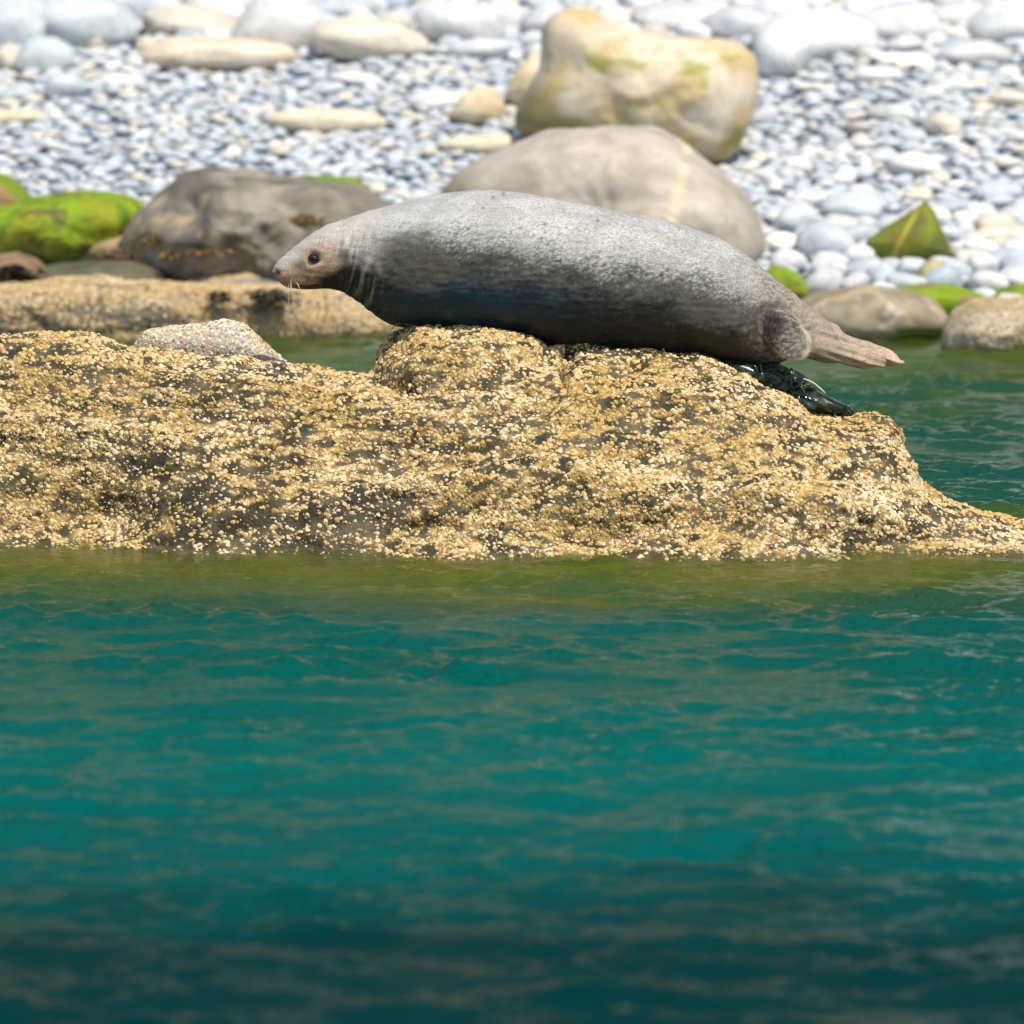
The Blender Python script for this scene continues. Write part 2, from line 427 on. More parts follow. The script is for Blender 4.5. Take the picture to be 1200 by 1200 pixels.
def col_tri(V, N, u, v):
    c = mixc((.17, .19, .02), (.10, .11, .02), ss(-.3, .4, fbm(V * 5, 4)))
    c = mixc(c, (.20, .13, .04), ss(.1, .4, fbm(V * 6 + 4, 3)) * .5)
    line = np.exp(-((u - (1075 - (v - 245) * .52)) / 2.6) ** 2)
    c = mixc(c, (.42, .36, .05), line * .9)
    return mixc(c, (.42, .34, .22), ss(0, 6, u - (1090 + (v - 238) * .40)) * .9)
def col_flat(V, N, u, v):
    c = mixc((.24, .20, .13), (.34, .29, .20), ss(-.4, .4, fbm(V * 4, 4)))
    for x0, y0, x1, y1 in ((1020, 338, 1078, 388), (1020, 338, 965, 352), (1085, 350, 1108, 372)):
        tt = np.clip(((u - x0) * (x1 - x0) + (v - y0) * (y1 - y0)) / ((x1 - x0) ** 2 + (y1 - y0) ** 2), 0, 1)
        d = np.hypot(u - x0 - tt * (x1 - x0), v - y0 - tt * (y1 - y0)) + 4.5 * fbm(V * 12, 3)
        c = mixc(c, (.50, .37, .20), ss(4.5, .5, d) * .6)
    sp = ss(.45, .75, fbm(V * 13, 3)) * .6
    c = mixc(c, (.65, .60, .5), sp * .8)
    return mixc(c, GREEN * .5, ss(382, 388, v) * ss(1040, 1060, u))

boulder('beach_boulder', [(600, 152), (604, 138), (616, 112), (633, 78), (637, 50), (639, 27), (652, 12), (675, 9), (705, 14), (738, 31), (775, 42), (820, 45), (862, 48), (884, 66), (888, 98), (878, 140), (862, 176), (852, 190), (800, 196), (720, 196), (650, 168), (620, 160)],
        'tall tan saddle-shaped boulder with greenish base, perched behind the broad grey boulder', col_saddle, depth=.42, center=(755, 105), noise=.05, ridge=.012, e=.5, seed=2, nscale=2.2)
boulder('beach_boulder', [(515, 232), (528, 210), (560, 190), (610, 168), (660, 152), (715, 147), (765, 150), (805, 168), (840, 200), (868, 230), (886, 252), (893, 280), (888, 312), (800, 330), (660, 330), (540, 320)],
        'broad grey-tan boulder with a pale vertical vein, standing behind the seal\'s back', col_big, depth=.6, center=(700, 250), noise=.05, ridge=.03, e=.5, seed=4)
boulder('beach_boulder', [(138, 292), (150, 270), (165, 252), (190, 232), (215, 212), (238, 201), (262, 199), (300, 206), (345, 210), (385, 211), (420, 222), (452, 238), (470, 262), (476, 300), (460, 336), (380, 342), (250, 342), (175, 338), (145, 318)],
        'large dark brown boulder crusted with orange patches, behind the seal\'s head', col_dark, depth=.5, center=(310, 285), noise=.10, ridge=.06, nscale=3.4, e=.6, seed=6, smooth=1)
boulder('algae_rock', [(-60, 262), (-20, 246), (30, 234), (80, 226), (130, 226), (158, 232), (172, 248), (165, 270), (150, 298), (70, 314), (-20, 312), (-65, 300)],
        'rock wholly coated in bright green algae beside the dark brown boulder', col_green, depth=.38, m=M_algae, noise=.04, e=.6, seed=8)
boulder('algae_rock', [(-60, 215), (-20, 200), (8, 206), (24, 218), (40, 236), (34, 256), (-10, 262), (-60, 256)],
        'brown stone with a green algae rim, just behind the bright green rock', lambda V, N, u, v: mixc((.26, .17, .07), GREEN * .7, ss(18, 6, v - (205 + .8 * np.clip(u, 0, 40))) * .9), depth=.25, noise=.03, seed=9)
boulder('algae_rock', [(895, 318), (905, 311), (925, 314), (940, 326), (948, 345), (940, 356), (905, 356), (893, 338)],
        'small rounded yellow-green algae rock beside the seal\'s hind end', col_green, depth=.13, m=M_algae, noise=.015, seed=10, fwd=.3)
boulder('algae_rock', [(1014, 283), (1035, 268), (1060, 252), (1085, 235), (1096, 248), (1106, 270), (1121, 298), (1112, 306), (1070, 312), (1028, 316), (1016, 300)],
        'pointed triangular olive-green rock with a yellow seam, among white cobbles', col_tri, depth=.2, noise=.012, e=.75, smooth=0, seed=11)
boulder('algae_rock', [(1038, 346), (1050, 338), (1085, 333), (1120, 334), (1150, 344), (1165, 358), (1150, 368), (1080, 370), (1042, 362)],
        'low brown rock edged with green algae, below the triangular rock', lambda V, N, u, v: mixc((.24, .17, .07), GREEN * .85, ss(.0, .4, fbm(V * 7, 3) + .7 * ss(352, 340, v) - .1)), depth=.22, noise=.02, seed=12, fwd=.3)
boulder('algae_rock', [(1152, 352), (1170, 340), (1195, 334), (1240, 334), (1260, 350), (1240, 364), (1170, 364)],
        'green algae-topped rock behind the pale barnacled shore rock', col_green, depth=.2, m=M_algae, noise=.02, seed=13, fwd=.3)
boulder('low_rock', [(925, 362), (950, 346), (985, 340), (1022, 336), (1060, 341), (1095, 352), (1113, 374), (1106, 390), (1060, 398), (985, 402), (935, 394)],
        'flat brown rock with tan veins at the far water\'s edge', col_flat, depth=.4, noise=.02, e=.5, seed=14, fwd=.5)
boulder('low_rock', [(86, 304), (92, 284), (108, 270), (135, 264), (160, 270), (168, 292), (160, 314), (110, 318), (88, 314)],
        'rounded brown stone leaning on the bright green rock', two((.25, .17, .09), (.33, .25, .14), 5), depth=.2, noise=.02, seed=15)
boulder('low_rock', [(20, 336), (34, 320), (60, 310), (110, 305), (160, 306), (192, 318), (205, 336), (190, 350), (100, 352), (30, 350)],
        'low dark olive slab in front of the bright green rock', two((.06, .062, .035), (.11, .105, .06), 5), depth=.28, noise=.025, seed=16)
boulder('low_rock', [(205, 336), (235, 322), (290, 312), (345, 318), (380, 340), (360, 360), (240, 360)],
        'low grey-brown slab with a tan streak, at the foot of the dark boulder', lambda V, N, u, v: mixc(mixc((.14, .13, .10), (.25, .23, .19), ss(-.4, .4, fbm(V * 6, 3))), (.50, .35, .17), ss(6, 1.5, np.abs(v - (330 - .1 * (u - 210))) + 3 * perlin(V * 9)) * .8), depth=.25, noise=.03, seed=17)
boulder('low_rock', [(-40, 320), (-15, 300), (20, 294), (45, 304), (62, 322), (58, 340), (20, 348), (-40, 346)],
        'brown stone half hidden under dark seaweed, below the green rock', two((.17, .11, .06), (.26, .18, .11), 6), depth=.22, noise=.02, seed=18)
BV_DARK = BVHTree.FromPolygons(GEO[2][0].tolist(), GEO[2][1])
# long flat stones up the beach
for ol, lab, c1, c2, dp in (
    ([(152, 72), (175, 52), (200, 42), (245, 43), (300, 46), (345, 54), (352, 68), (340, 82), (260, 84), (180, 82)], 'long flat beige stone lying below the big grey cobbles', (.60, .50, .36), (.66, .58, .46), .25),
    ([(308, 140), (322, 130), (370, 126), (430, 130), (458, 140), (450, 154), (380, 158), (320, 152)], 'narrow cream slab half sunk in the small shingle', (.60, .53, .38), (.68, .62, .50), .16),
    ([(505, 170), (530, 160), (580, 156), (622, 160), (640, 172), (600, 180), (530, 180)], 'thin cream slab at the foot of the saddle-shaped boulder', (.62, .55, .36), (.66, .62, .48), .14),
    ([(524, 136), (540, 112), (560, 100), (580, 104), (592, 124), (590, 142), (550, 148)], 'wedge-shaped tan stone left of the saddle-shaped boulder', (.62, .47, .29), (.68, .57, .40), .14),
    ([(590, 112), (604, 84), (622, 62), (640, 56), (652, 80), (640, 120), (610, 130)], 'upright tan stone tucked against the saddle-shaped boulder', (.64, .52, .33), (.70, .60, .44), .13),
    ([(-30, 138), (0, 128), (40, 128), (62, 136), (40, 146), (-20, 148)], 'thin cream slab in the shingle below the grey cobble', (.58, .52, .36), (.62, .58, .46), .13),
    ([(1132, 278), (1150, 266), (1185, 262), (1225, 266), (1232, 282), (1190, 290), (1140, 288)], 'flat tan stone in white cobbles, beside the triangular rock', (.56, .48, .34), (.66, .60, .48), .15),
    ([(1070, 332), (1078, 312), (1092, 302), (1108, 308), (1114, 328), (1100, 340), (1078, 340)], 'upright olive-tan stone at the foot of the triangular rock', (.30, .28, .12), (.42, .36, .2), .1)):
    boulder('beach_stone', ol, lab, two(c1, c2, 6), depth=dp, noise=.012, seed=len(lab), e=.55)

# ------------------------------------------------------------------ barnacled shore rocks across the water
def crusty(name, outline, Yc, depth, label, base, bare_fn, cell, rmin, rmax, n, seed, gold, pale, **kw):
    V, F = swell(outline, Yc, depth, nth=220, nph=90, seed=seed, **kw)
    base_p = np.array([V[:, 0].mean(), V[:, 1].mean(), V[:, 2].min()])
    root = tag(bpy.data.objects.new(name, None), label, 'rock'); COL.objects.link(root); root.location = base_p
    me = mesh_from('rock_body', V - base_p, F); N = normals(me); u, v = to_px(V)
    cr = ss(-.3, .4, fbm(V * 7, 3) - bare_fn(u, v))
    set_col(me, mixc(mixc(base[0], base[1], ss(-.4, .4, fbm(V * 6, 3))), base[2], cr * .7))
    obj('rock_body', me, M_rock, root)
    F4 = np.array([f if len(f) == 4 else f + [f[2]] for f in F])
    def dens(p, nn):
        uu, vv = to_px(p)
        return np.clip(.95 - bare_fn(uu, vv) - .75 * ss(-.1, .6, fbm(p * 6, 3)), .06, 1) * (p[:, 2] > -.01)
    b = barnacles(V - base_p, F4, lambda p, nn: dens(p + base_p, nn), cell, rmin, rmax, seed, n, sides=6)
    c = barn_cols(b[2], b[4], b[5], b[6], b[7], lambda p: .4 + .5 * fbm(p * 4, 2), gold, pale)
    o = obj('barnacle_cover', mesh_from('barnacle_cover', b[0], b[1], c, smooth=False), M_barn, root); o['kind'] = 'stuff'
    BOULDERS.append((base_p[0], base_p[1], np.ptp(V[:, 0]) / 2, np.ptp(V[:, 1]) / 2))
    return root
GOLD2, PALE2 = (.50, .35, .16), (.64, .52, .34)
crusty('ledge_rock', [(-260, 352), (-120, 338), (0, 337), (60, 334), (150, 334), (230, 336), (290, 336), (330, 334), (390, 340), (440, 352), (475, 372), (480, 396), (380, 408), (100, 412), (-150, 412), (-270, 400)], 8.35, .42,
       'low tan barnacled ledge across the water, below the dark brown boulder', ((.08, .075, .05), (.15, .13, .085), (.42, .29, .12)),
       lambda u, v: .5 * ss(1.3, .3, np.hypot((u - 60) / 140, (v - 372) / 26)) + .0 * u, .011, .005, .012, 45000, 31, GOLD2, PALE2, noise=.07, ridge=.03, e=.5, center=(120, 374), nscale=4.)
crusty('shore_rock', [(1104, 404), (1108, 384), (1118, 366), (1138, 354), (1170, 352), (1200, 350), (1260, 356), (1290, 380), (1285, 414), (1200, 420), (1112, 416)], 7.55, .35,
       'pale barnacle-topped rock standing at the far waterline', ((.50, .40, .26), (.56, .46, .32), (.40, .30, .16)),
       lambda u, v: 1.0 * ss(1.1, .7, np.hypot((u - 1150) / 48, (v - 390) / 24)), .011, .005, .012, 16000, 32, (.40, .31, .17), (.52, .44, .31), noise=.04, ridge=.02, center=(1195, 386))
crusty('capstone_rock', [(150, 424), (160, 400), (170, 388), (200, 384), (235, 383), (262, 377), (285, 381), (302, 396), (318, 410), (338, 428), (300, 440), (180, 440)], 1.18, .16,
       'small pale grey barnacled rock peeping up behind the long golden rock', ((.30, .28, .24), (.40, .37, .33), (.48, .40, .26)),
       lambda u, v: .05 + .0 * u, .0085, .004, .009, 16000, 33, (.58, .46, .27), (.78, .72, .62), noise=.02, ridge=.015, e=.6, smooth=1)

# ------------------------------------------------------------------ shingle
rsb = np.random.RandomState(21)
PEB = []
Vi, Fi = icos(3)
for k in range(9):
    q = Vi * 1.0 + k * 7.1
    r = 1 + 0.30 * perlin(q * 0.85) + 0.10 * perlin(q * 1.9)
    Vp = Vi * r[:, None]
    nn = rsb.normal(size=(5, 3)); nn /= np.linalg.norm(nn, axis=1)[:, None]
    for pl in nn:                                   # a few worn flats
        d = Vp @ pl; over = np.clip(d - .82, 0, None); Vp = Vp - pl * (over * .75)[:, None]
    PEB.append(mesh_from('cobble', Vp, Fi)); PEB[-1].materials.append(M_cobble)
TONES = {'grey': ((.49, .53, .555), 'blue-grey cobble', 'blue-grey cobbles'),
         'pale': ((.585, .59, .585), 'bleached pale grey cobble', 'bleached pale grey cobbles'),
         'tan': ((.61, .56, .46), 'cream-tan cobble', 'cream-tan cobbles'),
         'white': ((.78, .76, .70), 'white quartz cobble', 'white quartz cobbles'),
         'slate': ((.40, .45, .50), 'dark slate cobble', 'dark slate cobbles')}
_names = ['saddle-shaped boulder', 'broad grey-tan boulder', 'dark brown boulder', 'bright green rock', None, None, 'triangular olive rock', None, None, 'flat veined brown rock', None, None, None, None,
          'long flat beige stone', 'narrow cream slab', None, None, None, 'thin cream slab', 'flat tan stone']
LANDMARKS = [(b[0], b[1], n_) for b, n_ in zip(BOULDERS, _names) if n_]
placed = []
def cobble(x, y, z, a, b, h, tone, rot=None, k=None):
    o = bpy.data.objects.new('cobble', PEB[rsb.randint(9) if k is None else k]); COL.objects.link(o)
    o.location = (x, y, z); o.scale = (a, b, h)
    o.rotation_euler = (rsb.uniform(-.25, .25), rsb.uniform(-.2, .2), rsb.uniform(-.35, .35) + (math.pi if rsb.rand() < .5 else 0)) if rot is None else rot
    c, lab, grp = TONES[tone]; lm = min(LANDMARKS, key=lambda q: (q[0] - x) ** 2 + (q[1] - y) ** 2)[2]; siz = 'large' if (a + b) / 2 > .13 else 'fist-sized' if (a + b) / 2 < .065 else 'mid-sized'
    lab = '%s %s in the shingle closest to the %s' % (siz, lab, lm); grp = '%s %s by the %s' % (siz, grp, lm); j = rsb.uniform(.88, 1.1); o.color = (c[0] * j, c[1] * j * rsb.uniform(.99, 1.01), c[2] * j * rsb.uniform(.96, 1.03), 1)
    tag(o, lab, 'cobble', grp); placed.append((x, y, (a + b) / 2))
    return o
BIG = [(18, 30, 84, 76, 'grey'), (100, 26, 132, 78, 'grey'), (48, 66, 70, 50, 'grey'), (10, 70, 30, 36, 'tan'), (185, 14, 70, 40, 'grey'), (225, 30, 120, 44, 'tan'), (322, 30, 110, 72, 'pale'), (436, 48, 142, 60, 'tan'),
       (392, 14, 92, 36, 'grey'), (76, 102, 50, 36, 'grey'), (105, 53, 46, 20, 'tan'), (140, 94, 62, 18, 'pale'), (535, 30, 100, 66, 'pale'), (494, 42, 46, 20, 'white'), (574, 64, 34, 20, 'white'), (470, 92, 26, 9, 'white'),
       (960, 42, 150, 66, 'pale'), (1055, 30, 110, 54, 'pale'), (1064, 72, 76, 18, 'white'), (954, 105, 54, 13, 'white'), (1140, 66, 90, 36, 'pale'), (1180, 30, 90, 60, 'pale'), (1122, 104, 50, 24, 'pale'), (1106, 146, 46, 28, 'tan'),
       (1048, 134, 54, 24, 'pale'), (915, 60, 70, 80, 'pale'), (1190, 120, 60, 26, 'tan'), (590, 22, 70, 40, 'pale'), (935, 194, 26, 22, 'white'), (1014, 191, 15, 15, 'white'), (928, 232, 14, 13, 'white'), (1074, 196, 64, 34, 'pale'),
       (968, 285, 76, 48, 'grey'), (972, 314, 44, 36, 'pale'), (924, 306, 44, 30, 'pale'), (1002, 332, 40, 24, 'pale'), (1036, 326, 30, 34, 'grey'), (1118, 318, 46, 34, 'grey'), (1152, 312, 40, 34, 'pale'), (1192, 312, 40, 36, 'grey'), (1132, 270, 24, 30, 'pale'),
       (1000, 246, 70, 40, 'grey'), (934, 258, 56, 40, 'grey'), (1150, 292, 40, 24, 'white'), (1170, 226, 60, 30, 'grey'), (74, 305, 26, 16, 'white'), (116, 300, 34, 13, 'white'), (255, 240, 1, 1, None), (1070, 160, 40, 20, 'grey'), (1030, 90, 60, 26, 'pale'), (890, 140, 40, 24, 'pale'),
       (150, 112, 30, 14, 'tan'), (420, 95, 70, 22, 'pale'), (380, 105, 50, 16, 'grey'), (510, 118, 70, 26, 'pale'), (640, 30, 60, 40, 'pale'), (20, 110, 44, 22, 'grey'), (560, 60, 70, 30, 'pale'), (1085, 110, 50, 20, 'pale'), (905, 15, 90, 40, 'pale'), (790, 20, 110, 44, 'pale'), (870, 30, 80, 44, 'pale'), (1120, 20, 70, 40, 'pale')]
UNIQ = {0: ('smooth grey cobble wedged at the beach top beside the biggest blue-grey cobble', None), 1: ('biggest blue-grey cobble at the top of the beach', 'biggest blue-grey cobble'), 6: ('big pale rounded cobble right behind the long flat beige stone', 'big pale rounded cobble'),
        7: ('loaf-shaped cream cobble beside the big pale rounded cobble', 'loaf-shaped cream cobble'), 12: ('big bleached cobble between the cream loaf-shaped cobble and the saddle-shaped boulder', 'big bleached cobble'),
        16: ('broad bleached cobble beside the saddle-shaped boulder, widest of the upper beach', 'broad bleached cobble'), 18: ('long tapering white quartz cobble on the upper beach', 'long white quartz cobble'), 19: ('flat cream-white quartz cobble below the broad bleached cobble', 'flat white quartz cobble'),
        25: ('tall bleached cobble touching the side of the saddle-shaped boulder', None), 32: ('large oval blue-grey cobble beside the triangular olive rock', 'large oval blue-grey cobble'), 31: ('pale oval cobble in the shingle above the triangular olive rock', 'pale oval cobble'), 23: ('pinkish-tan cobble alone in fine grey shingle', 'pinkish-tan cobble')}
for ib in sorted(UNIQ):
    if UNIQ[ib][1]: q = on_beach(BIG[ib][0], BIG[ib][1] + BIG[ib][3] * .42); LANDMARKS.append((q[0], q[1], UNIQ[ib][1]))
for ib, (cx, cy, ww, hh, tone) in enumerate(BIG):
    if tone is None: continue
    x, y, z = on_beach(cx, cy + hh * .42)
    s = (y + 20) / FPX
    a, h = ww * s / 2, hh * s / 2; b = max(h, .75 * a)
    o = cobble(x, y + .55 * b, z + .75 * h, a * 1.05, b, h * 1.08, tone)
    if ib in UNIQ: o['label'] = UNIQ[ib][0]; o['group'] = 'big cobbles on the upper beach'
# dart-thrown field, largest first
cand = []
rs = np.random.RandomState(5)
N_ = 50000
cx_ = rs.uniform(-5.4, 5.4, N_); cy_ = SHORE + .12 + rs.rand(N_) * 9.0
pu, pv = to_px(np.stack([cx_, cy_, beach_z(cx_, cy_)], -1))
loc_big = .75 * ss(100, 20, pv) + .45 * ss(210, 290, pv) * ss(800, 950, pu) + .22 * ss(850, 1000, pu)
R_ = .027 + .026 * rs.rand(N_) ** 1.6 + loc_big * (.012 + .075 * rs.rand(N_) ** 2.4)
order = np.argsort(-R_)
grid = {}; CS = .14
def hits(x, y, r, f=.74):
    i, j = int(x // CS), int(y // CS)
    n = int((r + .16) // CS) + 1
    for a in range(i - n, i + n + 1):
        for b in range(j - n, j + n + 1):
            for (X, Y, R) in grid.get((a, b), ()):
                if (x - X) ** 2 + (y - Y) ** 2 < (f * (r + R)) ** 2: return True
    return False
def put(x, y, r): grid.setdefault((int(x // CS), int(y // CS)), []).append((x, y, r))
for (x, y, r) in placed:
    n = max(1, int(r / .05))
    for a in np.linspace(-1, 1, 2 * n + 1) * .7:
        put(x + a * r, y, r * .5)
def in_boulder(x, y):
    for (X, Y, a, b) in BOULDERS:
        if ((x - X) / (a * .86)) ** 2 + ((y - Y) / (b * .86)) ** 2 < 1: return True
    return False
field = []
for k in order:
    x, y, r = cx_[k], cy_[k], R_[k]
    if abs(x) > .085 * (y + 20) + 2.4: continue
    if in_boulder(x, y) or hits(x, y, r): continue
    put(x, y, r); field.append((x, y, r, pu[k], pv[k]))
n_ind = 292 - len(placed)
def tone_for(pv, r):
    t = rs.rand()
    up = np.clip((110 - pv) / 90, 0, 1)  # paler mix upslope: bleached stones, plus the white haze painted in
    if t < .02: return 'white'
    if t < .14: return 'tan'
    if t < .14 + .30 + .42 * up: return 'pale'
    if t > .95 - .0: return 'slate'
    return 'grey'
rest = []
for (x, y, r, u_, v_) in field:
    vis = -20 < u_ < 1220 and -15 < v_ < 380
    z = float(beach_z(x, y))
    if vis and n_ind > 0:
        n_ind -= 1
        cobble(x, y, z + r * .38, r * 1.05, r * .92, r * rs.uniform(.55, .8), tone_for(v_, r))
    else: rest.append((x, y, z, r, v_))
Vi, Fi = icos(1)
Vb = []; Cb = []; n = len(rest)
for layer in range(2):
    for (x, y, z, r, v_) in rest:
        if layer == 1:
            if rs.rand() > .97: continue
            x, y, r = x + rs.uniform(-.06, .06), y + rs.uniform(-.06, .06), r * .7; z = float(beach_z(x, y)) - r * .05
        Vp = Vi * (1 + rs.uniform(-.15, .15, (len(Vi), 1))) * np.array([r * rs.uniform(.95, 1.45), r * rs.uniform(.8, 1.1), r * rs.uniform(.36, .62)])
        a = rs.normal(0, .7); t = rs.normal(0, .18)
        Rz = np.array([[math.cos(a), -math.sin(a), 0], [math.sin(a), math.cos(a), 0], [0, 0, 1]]); Rx = np.array([[1, 0, 0], [0, math.cos(t), -math.sin(t)], [0, math.sin(t), math.cos(t)]])
        Vb.append(Vp @ Rz.T @ Rx.T + np.array([x, y, z + r * .34]))
        tn = tone_for(v_, r); c = np.array(TONES[tn][0]) * rs.uniform(.9, 1.1)
        Cb.append(np.repeat(c[None], len(Vi), 0))
nb = len(Vb)
FF = (Fi[None] + (np.arange(nb) * len(Vi))[:, None, None]).reshape(-1, 3)
o = obj('shingle', mesh_from('shingle', np.concatenate(Vb), FF, np.concatenate(Cb)), M_shingle)
tag(o, 'bank of small blue-grey shingle stones covering the beach', 'shingle', kind='stuff')
print('cobbles', len(placed), 'shingle', nb)

# ------------------------------------------------------------------ water
xs = axis(-3.2, 3.2, 0.02, (-550, 550))
ya = list(np.arange(-9.2, 9.0, 0.0145)); k = .05; y = ya[0]; pre = []
while y > -550: k *= 1.3; y -= k; pre.append(y)
ys = np.array(pre[::-1] + ya + [9.5, 10.5, 12.0])
X, Y = np.meshgrid(xs, ys, indexing='ij'); Z = np.zeros_like(X)
rw = np.random.RandomState(12)
Q = np.stack([X, Y, X * 0], -1)
m1 = 1 + 1.0 * perlin(Q * .55); m2 = np.clip(1 + 1.5 * perlin(Q * 1.1 + 9) + .8 * perlin(Q * 3.1 + 2), .55, 4)
inn = (np.abs(X) < 12) & (np.abs(Y) < 20)
warp = .35 * perlin(Q * .9 + 4) + .12 * perlin(Q * 2.7 + 1)
for i in range(110):
    lam = math.exp(rw.uniform(math.log(.05), math.log(.9)))
    a = math.radians(-90 + rw.normal(0, 30 if lam > .25 else 60)); kx, ky = math.cos(a) * 2 * math.pi / lam, math.sin(a) * 2 * math.pi / lam
    A = lam / (2 * math.pi) * (.012 if lam > .5 else .021 if lam > .2 else .024)
    ph = kx * X + ky * (Y + warp * min(lam, .6)) + rw.rand() * 6.28
    Z += A * (np.sin(ph) + .22 * np.sin(2 * ph + 1.2)) * np.where(lam > .45, m1, m2)
deep = .32 * np.clip(-2.4 - Y, 0, 5)
calm = 1 - .35 * ss(.6, .0, np.abs(Y - .0)) * (np.abs(X) < 3)
Z = np.where(inn, Z * calm, 0)
dep = -np.maximum(np.maximum(beach_z(X, Y), rock_z(np.clip(X, -3.1, 2.2), np.clip(Y, -1.4, 1.9)) - 3 * np.clip(np.abs(X) - 2.2, 0, 1) - 3 * np.clip(np.abs(Y - .3) - 1.6, 0, 1)), -1.6)
dep = np.where((dep > .02) & inn, dep * (1 + (.7 * perlin(Q * np.array([1.0, 2.2, 1.]) + 3) + .3 * perlin(Q * np.array([4, 7, 1.]))) * (.12 + .88 * ss(1.3, .4, dep))), dep)
water_me = mesh_from('water', np.stack([X, Y, Z], -1).reshape(-1, 3), grid_faces(len(xs), len(ys)))
at_ = water_me.attributes.new('depth', 'FLOAT', 'POINT'); at_.data.foreach_set('value', np.clip(dep + deep * (dep > 1.5), 0, 3).astype(np.float32).ravel())
M_w = bpy.data.materials.new('sea_water'); M_w.use_nodes = True; t = M_w.node_tree; t.nodes.clear()
out = node(t, 'ShaderNodeOutputMaterial')
ad = node(t, 'ShaderNodeAttribute', attribute_name='depth')
e1 = node(t, 'ShaderNodeMath', operation='MULTIPLY'); e1.inputs[1].default_value = -7.0; t.links.new(ad.outputs['Fac'], e1.inputs[0])
e2 = node(t, 'ShaderNodeMath', operation='EXPONENT'); t.links.new(e1.outputs[0], e2.inputs[0])
e3 = node(t, 'ShaderNodeMath', operation='SUBTRACT'); e3.inputs[0].default_value = 1.0; t.links.new(e2.outputs[0], e3.inputs[1])
cr = node(t, 'ShaderNodeValToRGB'); cr.color_ramp.elements[0].position = .012; cr.color_ramp.elements[0].color = (.10, .135, .010, 1)
cr.color_ramp.elements[1].position = 1.0; cr.color_ramp.elements[1].color = (.0, .032, .032, 1)
for pos_, col_ in ((.07, (.06, .105, .015, 1)), (.15, (.02, .075, .036, 1)), (.34, (.006, .072, .05, 1)), (.56, (.0, .088, .07, 1)), (.74, (.0, .112, .096, 1)), (.9, (.0, .085, .077, 1))):
    el = cr.color_ramp.elements.new(pos_); el.color = col_
dv = node(t, 'ShaderNodeMath', operation='DIVIDE'); dv.inputs[1].default_value = 3.0; t.links.new(ad.outputs['Fac'], dv.inputs[0]); t.links.new(dv.outputs[0], cr.inputs[0])
geo = node(t, 'ShaderNodeNewGeometry')
nz = node(t, 'ShaderNodeTexNoise', Scale=30.0, Detail=5.0, Roughness=.62); t.links.new(geo.outputs['Position'], nz.inputs['Vector'])
bp = node(t, 'ShaderNodeBump', Strength=.5, Distance=.008); t.links.new(nz.outputs[0], bp.inputs['Height'])
df = node(t, 'ShaderNodeBsdfDiffuse'); t.links.new(cr.outputs[0], df.inputs['Color']); bp2 = node(t, 'ShaderNodeBump', Strength=1.0, Distance=.035); t.links.new(nz.outputs[0], bp2.inputs['Height']); t.links.new(bp2.outputs[0], df.inputs['Normal'])
tr = node(t, 'ShaderNodeBsdfTransparent'); tr.inputs[0].default_value = (.85, .92, .80, 1)
mx = node(t, 'ShaderNodeMixShader'); t.links.new(e3.outputs[0], mx.inputs[0]); t.links.new(tr.outputs[0], mx.inputs[1]); t.links.new(df.outputs[0], mx.inputs[2])
gl = node(t, 'ShaderNodeBsdfGlossy', Roughness=.04); t.links.new(bp.outputs[0], gl.inputs['Normal'])
fr = node(t, 'ShaderNodeFresnel', IOR=1.33); t.links.new(bp.outputs[0], fr.inputs['Normal'])
m2_ = node(t, 'ShaderNodeMixShader'); rp = node(t, 'ShaderNodeMath', operation='POWER'); rp.inputs[1].default_value = 1.5; t.links.new(fr.outputs[0], rp.inputs[0]); rf = node(t, 'ShaderNodeMath', operation='MULTIPLY'); rf.inputs[1].default_value = .8; t.links.new(rp.outputs[0], rf.inputs[0]); t.links.new(rf.outputs[0], m2_.inputs[0]); t.links.new(mx.outputs[0], m2_.inputs[1]); t.links.new(gl.outputs[0], m2_.inputs[2])
t.links.new(m2_.outputs[0], out.inputs[0])
tag(obj('water', water_me, M_w), kind='structure')

# ------------------------------------------------------------------ the seal
YS = 0.86
s_top = curve([(318, 319), (322, 311), (330, 302), (345, 289), (362, 276), (380, 265), (400, 258), (430, 248), (460, 240), (500, 230), (540, 224.5), (575, 223), (610, 226), (650, 233), (700, 242), (750, 252), (800, 264), (840, 278), (870, 295), (895, 315), (920, 335), (945, 356), (960, 369), (975, 384), (985, 400)])
s_bot = curve([(318, 320), (322, 326), (330, 333), (342, 337.5), (358, 339), (380, 338), (395, 340), (410, 347), (425, 357), (445, 373), (458, 380), (475, 384), (520, 386), (600, 397), (660, 408), (720, 412), (800, 417), (850, 423), (880, 428), (905, 427), (930, 420), (960, 417), (985, 404)])
s_wid = curve([(318, .005), (322, .028), (335, .050), (350, .066), (370, .085), (395, .098), (415, .115), (440, .15), (480, .20), (540, .24), (600, .255), (680, .255), (760, .24), (830, .205), (880, .155), (905, .120), (925, .095), (950, .075), (970, .06), (985, .02)])
